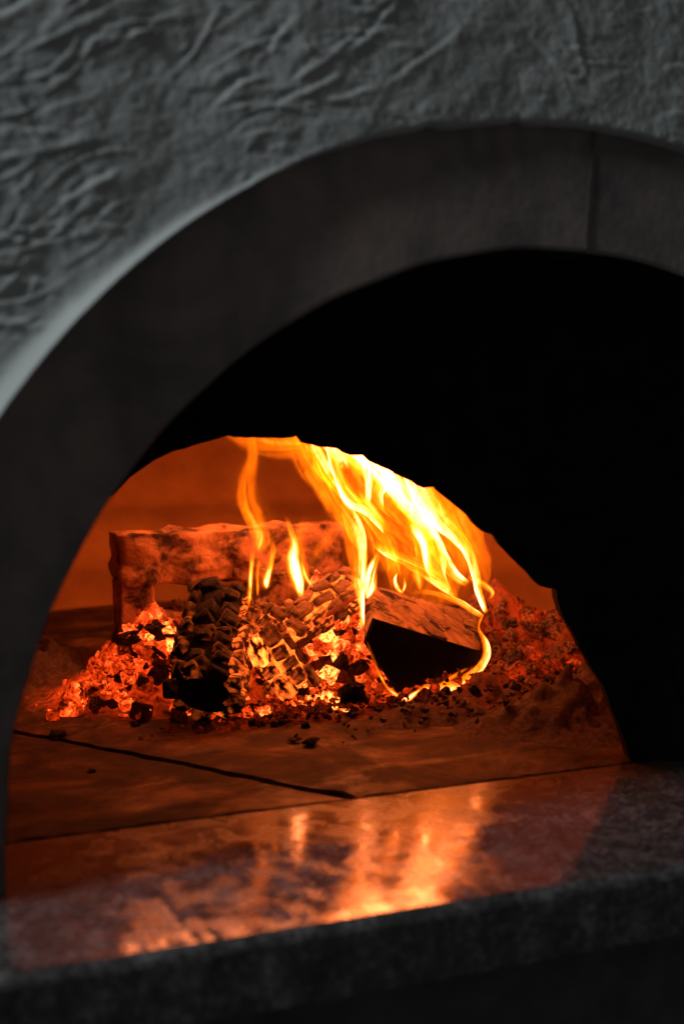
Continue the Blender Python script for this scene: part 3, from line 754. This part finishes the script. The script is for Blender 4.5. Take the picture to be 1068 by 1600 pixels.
# ------------------------------------------------------------------ burning split log
def build_grit():
    r = random.Random(88); V = []; F = []; heat = []
    spots = [(-0.215, 0.60, 0.05, 0.035, 1.3, 140), (-0.275, 0.585, 0.035, 0.015, 0.9, 60), (-0.03, 0.54, 0.05, 0.03, 2.6, 130), (-0.06, 0.48, 0.06, 0.018, 0.6, 150),
             (0.05, 0.47, 0.06, 0.02, 0.6, 120), (0.28, 0.53, 0.07, 0.06, 0.2, 220), (-0.05, 0.44, 0.11, 0.012, 0.1, 220), (0.10, 0.38, 0.08, 0.03, 0.0, 160)]
    for (cx, cyy, sx, sy, ht, n) in spots:
        for i in range(n):
            x = r.gauss(cx, sx); y = r.gauss(cyy, sy); z = float(mound_h(np.array([x]), np.array([y]))[0][0]) + r.uniform(0, 0.012) * min(1, ht + 0.2); q = r.uniform(0.0015, 0.0055)
            if (Vector((x, y, 0)) - MP).dot(MN) < 0.05: continue
            me = r.choice(GRITS); rot = rot_rand(r); b0 = len(V); k = max(0, r.gauss(ht, ht * 0.8))
            for v in me[0]: V.append(Vector((x, y, max(z, 0) + q * 0.5)) + (rot @ v) * q * 2); heat.append(k)
            F += [tuple(b0 + j for j in f) for f in me[1]]
    o = mesh_obj('cinder_grit', V, F, M['bed'], smooth=False)
    o.data.attributes.new('fire_level', 'FLOAT', 'POINT').data.foreach_set('value', np.array(heat, np.float32))
    tag(o, 'fine glowing and black cinders strewn over the embers', 'cinders', kind='stuff')
def grit_shape(seed):
    r = random.Random(seed); bm = bmesh.new()
    for i in range(9): bm.verts.new(Vector((r.uniform(-.5, .5), r.uniform(-.5, .5), r.uniform(-.4, .4))))
    res = bmesh.ops.convex_hull(bm, input=bm.verts)
    bmesh.ops.delete(bm, geom=[g for g in res['geom_interior'] if isinstance(g, bmesh.types.BMVert)], context='VERTS')
    bm.verts.index_update(); d = ([v.co.copy() for v in bm.verts], [tuple(v.index for v in f.verts) for f in bm.faces]); bm.free(); return d
GRITS = [grit_shape(q) for q in range(8)]
build_grit()
def build_split_log():
    fy, by = 0.455, 0.60
    fr = [(583, 966), (748, 1017), (744, 1038), (620, 1082), (569, 1004)]
    bk = [(583, 915), (752, 962), (748, 985), (640, 1030), (568, 922)]
    f = [at(x, y, fy) for x, y in fr]; b = [at(x, y, by) for x, y in bk]
    f[3].z = max(f[3].z, 0.012); 
    root = empty('burning_log', ((f[0].x + f[1].x) / 2, fy, 0), 'split wedge of firewood burning, its black end facing forward under the large flame', 'log')
    bm = bmesh.new(); fv = [bm.verts.new(v) for v in f]; bv = [bm.verts.new(v) for v in b]; n = len(f)
    bm.faces.new(bv[::-1])
    for i in range(n): bm.faces.new((fv[i], bv[i], bv[(i + 1) % n], fv[(i + 1) % n]))
    bmesh.ops.recalc_face_normals(bm, faces=bm.faces)
    bmesh.ops.subdivide_edges(bm, edges=bm.edges[:], cuts=14, use_grid_fill=True)
    for v in bm.verts:
        d = mnoise.fractal(Vector((v.co.x * 55, v.co.y * 14, v.co.z * 55)), 1, 2, 4) * 0.0022
        v.co.z += d; v.co.x += d * 0.6
    bm_obj('split_wood', bm, M['wood'], root, smooth=True)
    bm = bmesh.new(); c = sum(f, Vector()) / n
    ring0 = [bm.verts.new(v + (c - v) * -0.012 + Vector((0, 0.001, 0))) for v in f]; ring1 = [bm.verts.new(v + Vector((0, -0.003, 0)) + (c - v) * 0.02) for v in f]
    ring2 = [bm.verts.new(v + (c - v) * 0.4 + Vector((0, -0.004, 0))) for v in f]; cc = bm.verts.new(c + Vector((0, -0.005, 0)))
    for A_, B_ in ((ring0, ring1), (ring1, ring2)):
        for i in range(n): bm.faces.new((A_[i], A_[(i + 1) % n], B_[(i + 1) % n], B_[i]))
    for i in range(n): bm.faces.new((ring2[i], ring2[(i + 1) % n], cc))
    bmesh.ops.recalc_face_normals(bm, faces=bm.faces)
    bm_obj('charred_end', bm, M['endchar'], root)
    # slivers of bark peeling along the upper face
    r = random.Random(9)
    for i in range(5):
        t = r.uniform(0.25, 0.95); u = r.uniform(0.1, 0.6)
        p = (f[0].lerp(f[1], t)).lerp(b[0].lerp(b[1], t), u); d = (b[0] - f[0]).normalized(); s = (f[1] - f[0]).normalized(); nn = s.cross(d).normalized()
        nn = nn if nn.z > 0 else -nn
        M4 = Matrix(((s.x, d.x, nn.x, p.x), (s.y, d.y, nn.y, p.y), (s.z, d.z, nn.z, p.z), (0, 0, 0, 1))) @ Matrix.Rotation(r.gauss(0, 0.2), 4, 'Z') @ Matrix.Diagonal((r.uniform(0.010, 0.026), r.uniform(0.02, 0.05), 0.005, 1))
        put('char_flake', r.choice(BLOCKS), root, M4, (0, r.uniform(0.0, 0.9), 0))
build_split_log()

def build_stick():
    a, b = at(470, 985, 0.50), at(566, 927, 0.545); d = (b - a); L = d.length; d.normalize()
    e1 = d.cross(Vector((0, 0, 1))).normalized(); e2 = e1.cross(d); V = []; F = []; n, m = 14, 6
    for i in range(n + 1):
        t = i / n
        for k in range(m):
            an = 2 * math.pi * k / m; q = 0.0045 * (1 - 0.55 * t) * (1 + 0.3 * mnoise.noise(Vector((t * 9, k, 0))))
            V.append(a + d * (L * t) + (e1 * math.cos(an) + e2 * math.sin(an)) * q)
    for i in range(n):
        for k in range(m): F.append((i * m + k, i * m + (k + 1) % m, (i + 1) * m + (k + 1) % m, (i + 1) * m + k))
    F.append(tuple(range(m))[::-1]); F.append(tuple(n * m + k for k in range(m)))
    o = mesh_obj('wood_splinter', V, F, M['ember']); o.color = (2.2, 1, 0, 1)
    tag(o, 'thin glowing splinter of wood leaning across the ember heap', 'splinter')
build_stick()

p = at(548, 1064, 0.452); o = put('charcoal_lump', CHUNKS[3], None, Matrix.Translation((p.x, p.y, 0.022)) @ Matrix.Rotation(0.5, 4, 'Z') @ Matrix.Diagonal((0.052, 0.036, 0.042, 1)), (0.0, 0.05, 0))
tag(o, 'large dead black charcoal lump between the embers and the burning split log', 'charcoal')
# crumbs of charcoal on the bare floor tiles
for (px, py, s, lb) in ((486, 1164, 0.020, 'largest charcoal crumb lying alone on the floor tile in front of the embers'),
                        (459, 1160, 0.014, 'small charcoal crumb just beside the largest one on the tile'),
                        (92, 1152, 0.022, 'charcoal crumb at the far end of the tile joint'),
                        (142, 1206, 0.009, 'tiny charcoal crumb alone on the near tile'),
                        (212, 1133, 0.012, 'charcoal crumb on the tile in front of the ember heap by the grate'),
                        (326, 1132, 0.014, 'charcoal crumb fallen at the foot of the big charred log')):
    p = fl(px, py); r = random.Random(px)
    o = put('charcoal_crumb', r.choice(CHUNKS), None, Matrix.Translation((p.x, p.y, s * 0.2)) @ Matrix.Rotation(r.uniform(0, 3), 4, 'Z') @ Matrix.Diagonal((s * 1.3, s, s * 0.5, 1)), (0, 0.15, 0))
    tag(o, lb, 'charcoal', 'charcoal crumbs on the floor')

# ------------------------------------------------------------------ flames
def catmull(P, sub):
    P = [np.array(p, float) for p in P]; P = [2 * P[0] - P[1]] + P + [2 * P[-1] - P[-2]]; out = []
    for i in range(1, len(P) - 2):
        p0, p1, p2, p3 = P[i - 1:i + 3]
        for k in range(sub):
            t = k / sub
            out.append(0.5 * ((2 * p1) + (-p0 + p2) * t + (2 * p0 - 5 * p1 + 4 * p2 - p3) * t * t + (-p0 + 3 * p1 - 3 * p2 + p3) * t ** 3))
    out.append(P[-2]); return out
_fid = [0]
def tongue(root, pts, y0, style='soft', lean=0.35, gain=1.0, nu=18, thick=0.30, wav=1.0):
    """a hollow, flattened tongue of flame: path points (x, y, half width, heat)"""
    _fid[0] += 1; fid = _fid[0]
    C = catmull(pts, 7); C = [c for c in C]; n = len(C)
    W = [];
    for c in C:
        px = 340 + c[0] / 2.322; py = 660 + c[1] / 2.322
        z = at(px, py, y0).z; yy = y0 - lean * max(0, z - 0.10) ** 1.0 * 0.6
        W.append(at(px, py, yy))
    V = []; heat = []; flow = []; v = 0.0
    for i in range(n):
        t = (W[min(i + 1, n - 1)] - W[max(i - 1, 0)]).normalized()
        view = (W[i] - CAM_LOC).normalized(); side = t.cross(view)
        side = side.normalized() if side.length > 1e-5 else RIGHT
        dpt = (W[i] - CAM_LOC).dot(FWD); hw = max(C[i][2], 0.3) / 2.322 / FOC * dpt
        if i: v += (W[i] - W[i - 1]).length
        nrm = side.cross(t).normalized()
        for sgn in (1, -1):
            for k in range(nu + 1):
                u = -1 + 2 * k / nu
                bul = (1 - u * u) * thick * hw * sgn
                wv = (0.13 * hw + 0.0006) * wav * (mnoise.noise(Vector((u * 1.3, v * 26, fid * 3.7))) + 0.5 * mnoise.noise(Vector((u * 2.2, v * 70, fid * 1.3))))
                p = W[i] + side * (u * hw + wv) + nrm * (bul + 0.5 * wv); V.append(p)
                if style == 'soft': I = (1 - u * u) ** 2.0
                elif style == 'flat': I = (1 - u ** 4) ** 1.2
                elif style == 'R': I = (0.12 + 0.88 * ((u + 1) / 2) ** 2.4) * (1 - sstep(0.80, 1.0, u)) * float(sstep(-1, -0.6, u))
                elif style == 'L': I = (0.12 + 0.88 * ((1 - u) / 2) ** 2.4) * (1 - sstep(0.80, 1.0, -u)) * float(sstep(-1, -0.6, -u))
                elif style == 'shell': I = (0.35 + 0.65 * u * u) * (1 - sstep(0.86, 1.0, abs(u)))
                tipf = min(1, i / 3.0) * min(1, (n - 1 - i) / 6.0)
                heat.append(max(0.0, C[i][3]) * 0.5 * float(I) * gain * tipf); flow.append((u * hw, v, fid * 1.7))
    m = nu + 1; S = 2 * m; F = []
    for i in range(n - 1):
        for k in range(nu):
            a = i * S + k; F.append((a, a + 1, a + S + 1, a + S))
            a = i * S + m + k; F.append((a + 1, a, a + S, a + S + 1))
        for (p, q) in ((0, m), (nu, m + nu)):
            a = i * S + p; b = i * S + q; F.append((a, a + S, b + S, b) if p == 0 else (b, b + S, a + S, a))
    o = mesh_obj('flame_tongue', V, F, M['flame'], root)
    o.data.attributes.new('fire_level', 'FLOAT', 'POINT').data.foreach_set('value', np.array(heat, np.float32))
    o.data.attributes.new('fire_path', 'FLOAT_VECTOR', 'POINT').data.foreach_set('vector', np.array(flow, np.float32).ravel())
    return o

def haloed(root, pts, y0, style='soft', **kw):
    tongue(root, pts, y0, style, **kw)
    tongue(root, [(p[0], p[1], p[2] * 2.0 + 5, min(p[3], 3) * 0.055) for p in pts], y0 + 0.004, 'soft')
def unseen_tongue(root, path, k):
    """unseen flame sheet added under the dome crown to light the chamber"""
    C = catmull(path, 8); V = []; heat = []; flow = []; n = len(C); nu = 12
    for i, c in enumerate(C):
        t = Vector(C[min(i + 1, n - 1)] - C[max(i - 1, 0)]).normalized(); side = t.cross(Vector((0, 0, 1))).normalized(); nrm = side.cross(t)
        hw = 0.075 * (0.45 + 0.55 * math.sin(math.pi * min(1, i / n + 0.2)))
        for sgn in (1, -1):
            for q in range(nu + 1):
                u = -1 + 2 * q / nu; w = 0.008 * mnoise.noise(Vector((u * 2, i * 0.3, k)))
                V.append(Vector(c) + side * (u * hw + w) + nrm * ((1 - u * u) * 0.012 * sgn + w)); heat.append(k * 0.5 * (1 - u ** 4) * min(1, i / 3, (n - 1 - i) / 5)); flow.append((u * hw, i * 0.012, 40 + k))
    m = nu + 1; S = 2 * m; F = []
    for i in range(n - 1):
        for q in range(nu):
            a = i * S + q; F.append((a, a + 1, a + S + 1, a + S)); a += m; F.append((a + 1, a, a + S, a + S + 1))
    o = mesh_obj('flame_tongue', V, F, M['flame'], root)
    o.data.attributes.new('fire_level', 'FLOAT', 'POINT').data.foreach_set('value', np.array(heat, np.float32))
    o.data.attributes.new('fire_path', 'FLOAT_VECTOR', 'POINT').data.foreach_set('vector', np.array(flow, np.float32).ravel())
YM = 0.50
big = empty('flame', at(660, 1000, YM), 'large yellow white flame sweeping up from the burning split log', 'flame', 'flames of the fire')
tongue(big, [(720, 660, 120, .15), (750, 540, 180, .35), (720, 420, 200, .45), (620, 290, 190, .5), (520, 170, 180, .5), (430, 40, 160, .5), (380, -40, 130, .5)], YM + .03, 'flat')
tongue(big, [(526, 738, 7, 6), (520, 650, 13, 8), (508, 575, 28, 6), (506, 490, 38, 3.5), (486, 400, 44, 2.6), (440, 320, 50, 2.8), (398, 240, 56, 3.4), (360, 180, 62, 3.4), (318, 110, 66, 2.8), (285, 20, 66, 2), (270, -40, 60, 1.5)], YM, 'L')
tongue(big, [(535, 640, 12, 8), (548, 595, 32, 12), (556, 545, 26, 7), (575, 490, 14, 3), (590, 440, 5, .5)], YM - .01)
tongue(big, [(800, 445, 14, 1), (745, 370, 34, 3), (695, 300, 46, 5), (630, 215, 58, 7), (550, 140, 62, 4.5), (450, 60, 66, 3.5), (390, -10, 55, 2.5)], YM)
tongue(big, [(975, 690, 9, 6), (946, 620, 14, 8), (934, 540, 18, 9), (912, 470, 24, 9), (866, 410, 30, 7), (806, 350, 40, 7), (755, 280, 46, 8), (728, 220, 48, 8), (690, 150, 44, 6), (650, 90, 40, 4)], YM - .015, 'R')
tongue(big, [(905, 588, 12, 7), (856, 553, 20, 8), (812, 490, 26, 6), (772, 420, 32, 6), (730, 350, 34, 6), (690, 280, 34, 5)], YM - .03, 'L')
tongue(big, [(607, 408, 3, 4), (590, 370, 16, 7), (542, 312, 28, 8), (490, 285, 26, 6), (455, 240, 22, 6), (430, 160, 26, 7), (415, 60, 30, 6), (410, 0, 28, 4)], YM - .02, 'R')
tongue(big, [(600, 330, 8, 1), (580, 260, 24, 4), (600, 190, 40, 6), (560, 110, 50, 4), (500, 40, 50, 3)], YM - .02, 'L')
tongue(big, [(545, 300, 12, 5), (548, 220, 18, 6), (540, 150, 22, 7), (520, 80, 26, 6)], YM - .01)
tongue(big, [(962, 706, 6, 3), (930, 688, 12, 4), (880, 655, 12, 2.6), (820, 630, 11, 1.6), (745, 618, 9, .6), (690, 625, 6, .2)], YM - .03, 'L')
tongue(big, [(870, 640, 6, 2), (830, 590, 26, 4), (760, 540, 30, 4), (680, 500, 24, 3), (600, 460, 20, 2.4), (560, 430, 10, 1)], YM - .01, 'R')
tongue(big, [(770, 560, 13, 3.5), (757, 500, 19, 4), (742, 430, 22, 4), (700, 360, 24, 4)], YM)
tongue(big, [(840, 620, 12, 2), (800, 560, 30, 2.2), (790, 480, 40, 2.2), (770, 400, 40, 3)], YM + .02, 'shell')
tongue(big, [(640, 560, 30, 1.2), (620, 480, 40, 1.6), (590, 400, 44, 1.8), (540, 330, 40, 2.2), (480, 260, 36, 2.0)], YM + .01, 'L')
tongue(big, [(672, 622, 4, 3), (652, 600, 9, 6), (643, 570, 7, 4), (652, 540, 3, 2)], YM - .05)
tongue(big, [(668, 618, 4, 3), (678, 590, 6, 3), (674, 560, 3, 1)], YM - .05)
tongue(big, [(962, 690, 5, 2), (945, 745, 6, 2), (970, 800, 12, 5), (972, 850, 15, 6), (936, 904, 17, 5), (868, 944, 20, 4), (800, 965, 18, 5), (752, 956, 7, 2), (728, 972, 4, .6)], .440, 'R')
tongue(big, [(742, 962, 4, 1), (712, 985, 9, 2.5), (685, 1003, 10, 4), (652, 992, 7, 2.5), (612, 958, 5, 2), (590, 915, 4, .6), (572, 870, 3, .4), (545, 795, 3, .4)], .440)
tongue(big, [(606, 950, 5, 2.2), (582, 905, 6, .8), (560, 850, 5, .4), (540, 790, 4, .3)], .446)
tongue(big, [(800, 955, 5, 1.2), (850, 925, 9, .9), (905, 890, 6, .5)], .443)
# fine filaments between the two flanks of the flame
PA = catmull([(540, 640), (520, 560), (512, 480), (470, 390), (420, 300), (375, 220), (330, 150), (300, 60), (280, -20)], 12)
PB = catmull([(955, 650), (938, 580), (928, 520), (900, 450), (840, 385), (770, 320), (735, 240), (690, 150), (650, 80)], 12)
rf = random.Random(31)
for q in range(26):
    w = rf.uniform(0.04, 0.96); m0 = rf.randint(0, 60); m1 = min(len(PA) - 1, m0 + rf.randint(16, 44)); ph = rf.uniform(0, 6); am = rf.uniform(0.01, 0.05)
    hot = 1.0 if w > 0.35 else 0.6; pts = []
    for m in range(m0, m1 + 1, 5):
        t = (m - m0) / max(1, m1 - m0); ww = min(1, max(0, w + am * math.sin(ph + m * 0.13) - 0.12 * t * (w - 0.5)))
        a = PA[m] * (1 - ww) + PB[m] * ww; up = m / len(PA)
        pts.append((a[0], a[1], rf.uniform(3, 8) + 12 * math.sin(math.pi * t) * rf.uniform(0.6, 1.2), hot * (0.5 + 2.6 * up) * rf.uniform(0.6, 1.4) * math.sin(math.pi * min(1, t * 1.2 + 0.08)) + 0.1))
    if len(pts) >= 3: tongue(big, pts, YM + rf.uniform(-0.04, 0.04), rf.choice(('L', 'R', 'R', 'soft')), nu=10)
tongue(big, [(15, 5, 40, 1.1), (90, 55, 46, 1.6), (170, 72, 58, 2.0), (300, 70, 75, 2.4), (420, 60, 80, 2.6)], YM - .08, 'R')
tongue(big, [(965, 620, 14, .5), (935, 500, 60, .45), (870, 370, 95, .5), (800, 250, 95, .5), (745, 170, 80, .5)], YM + .04, 'flat')
tongue(big, [(900, 560, 8, .8), (935, 572, 11, 1.2), (972, 592, 13, 1.6), (996, 618, 9, 2), (982, 642, 5, 1)], YM - .02)
for (pa, k0) in (((( 0.02, 0.46, 0.30), (-0.04, 0.44, 0.355), (-0.10, 0.43, 0.39), (-0.16, 0.45, 0.40)), 0.6),  # out-of-sight flames, added for their light on dome and floor
                 ((( 0.05, 0.55, 0.30), (0.03, 0.60, 0.365), (-0.05, 0.68, 0.405), (-0.18, 0.75, 0.415), (-0.22, 0.80, 0.40)), 6.5),
                 ((( 0.08, 0.52, 0.28), (0.11, 0.56, 0.345), (0.16, 0.62, 0.39), (0.24, 0.68, 0.385)), 4.4)):
    unseen_tongue(big, pa, k0)
lf = empty('flame', at(392, 945, .56), 'tall narrow orange flame, farthest from the burning split log', 'flame', 'flames of the fire')
haloed(lf, [(112, 672, 6, 3), (117, 600, 9, 2), (122, 520, 11, 1.0), (130, 450, 18, .6)], .56)
haloed(lf, [(145, 470, 20, .8), (160, 420, 40, .9), (140, 350, 44, 1.1), (110, 285, 44, .7), (108, 210, 36, .45), (126, 130, 28, .4), (124, 60, 22, .35), (120, 0, 18, .25)], .56)
haloed(lf, [(178, 604, 6, 3), (176, 572, 15, 4), (190, 520, 12, 2), (200, 460, 15, .6), (185, 420, 16, .3)], .55)
haloed(lf, [(145, 630, 5, 1.2), (144, 540, 9, .6), (152, 450, 16, .4)], .57)
mf = empty('flame', at(468, 930, .57), 'small bright flame standing on the slanting charred log in the middle', 'flame', 'flames of the fire')
haloed(mf, [(304, 640, 10, 2), (291, 575, 26, 5), (271, 500, 26, 5), (276, 440, 19, 2), (262, 380, 13, .8), (244, 335, 9, .25)], .56)
haloed(mf, [(335, 600, 12, .3), (308, 490, 22, .3), (302, 410, 28, .25), (325, 330, 26, .14)], .57)
haloed(mf, [(345, 600, 4, 2), (318, 560, 8, 2.5), (300, 500, 6, 2)], .55)
haloed(mf, [(330, 540, 18, .1), (372, 455, 34, .16), (415, 395, 30, .12), (440, 335, 14, .06)], .58)
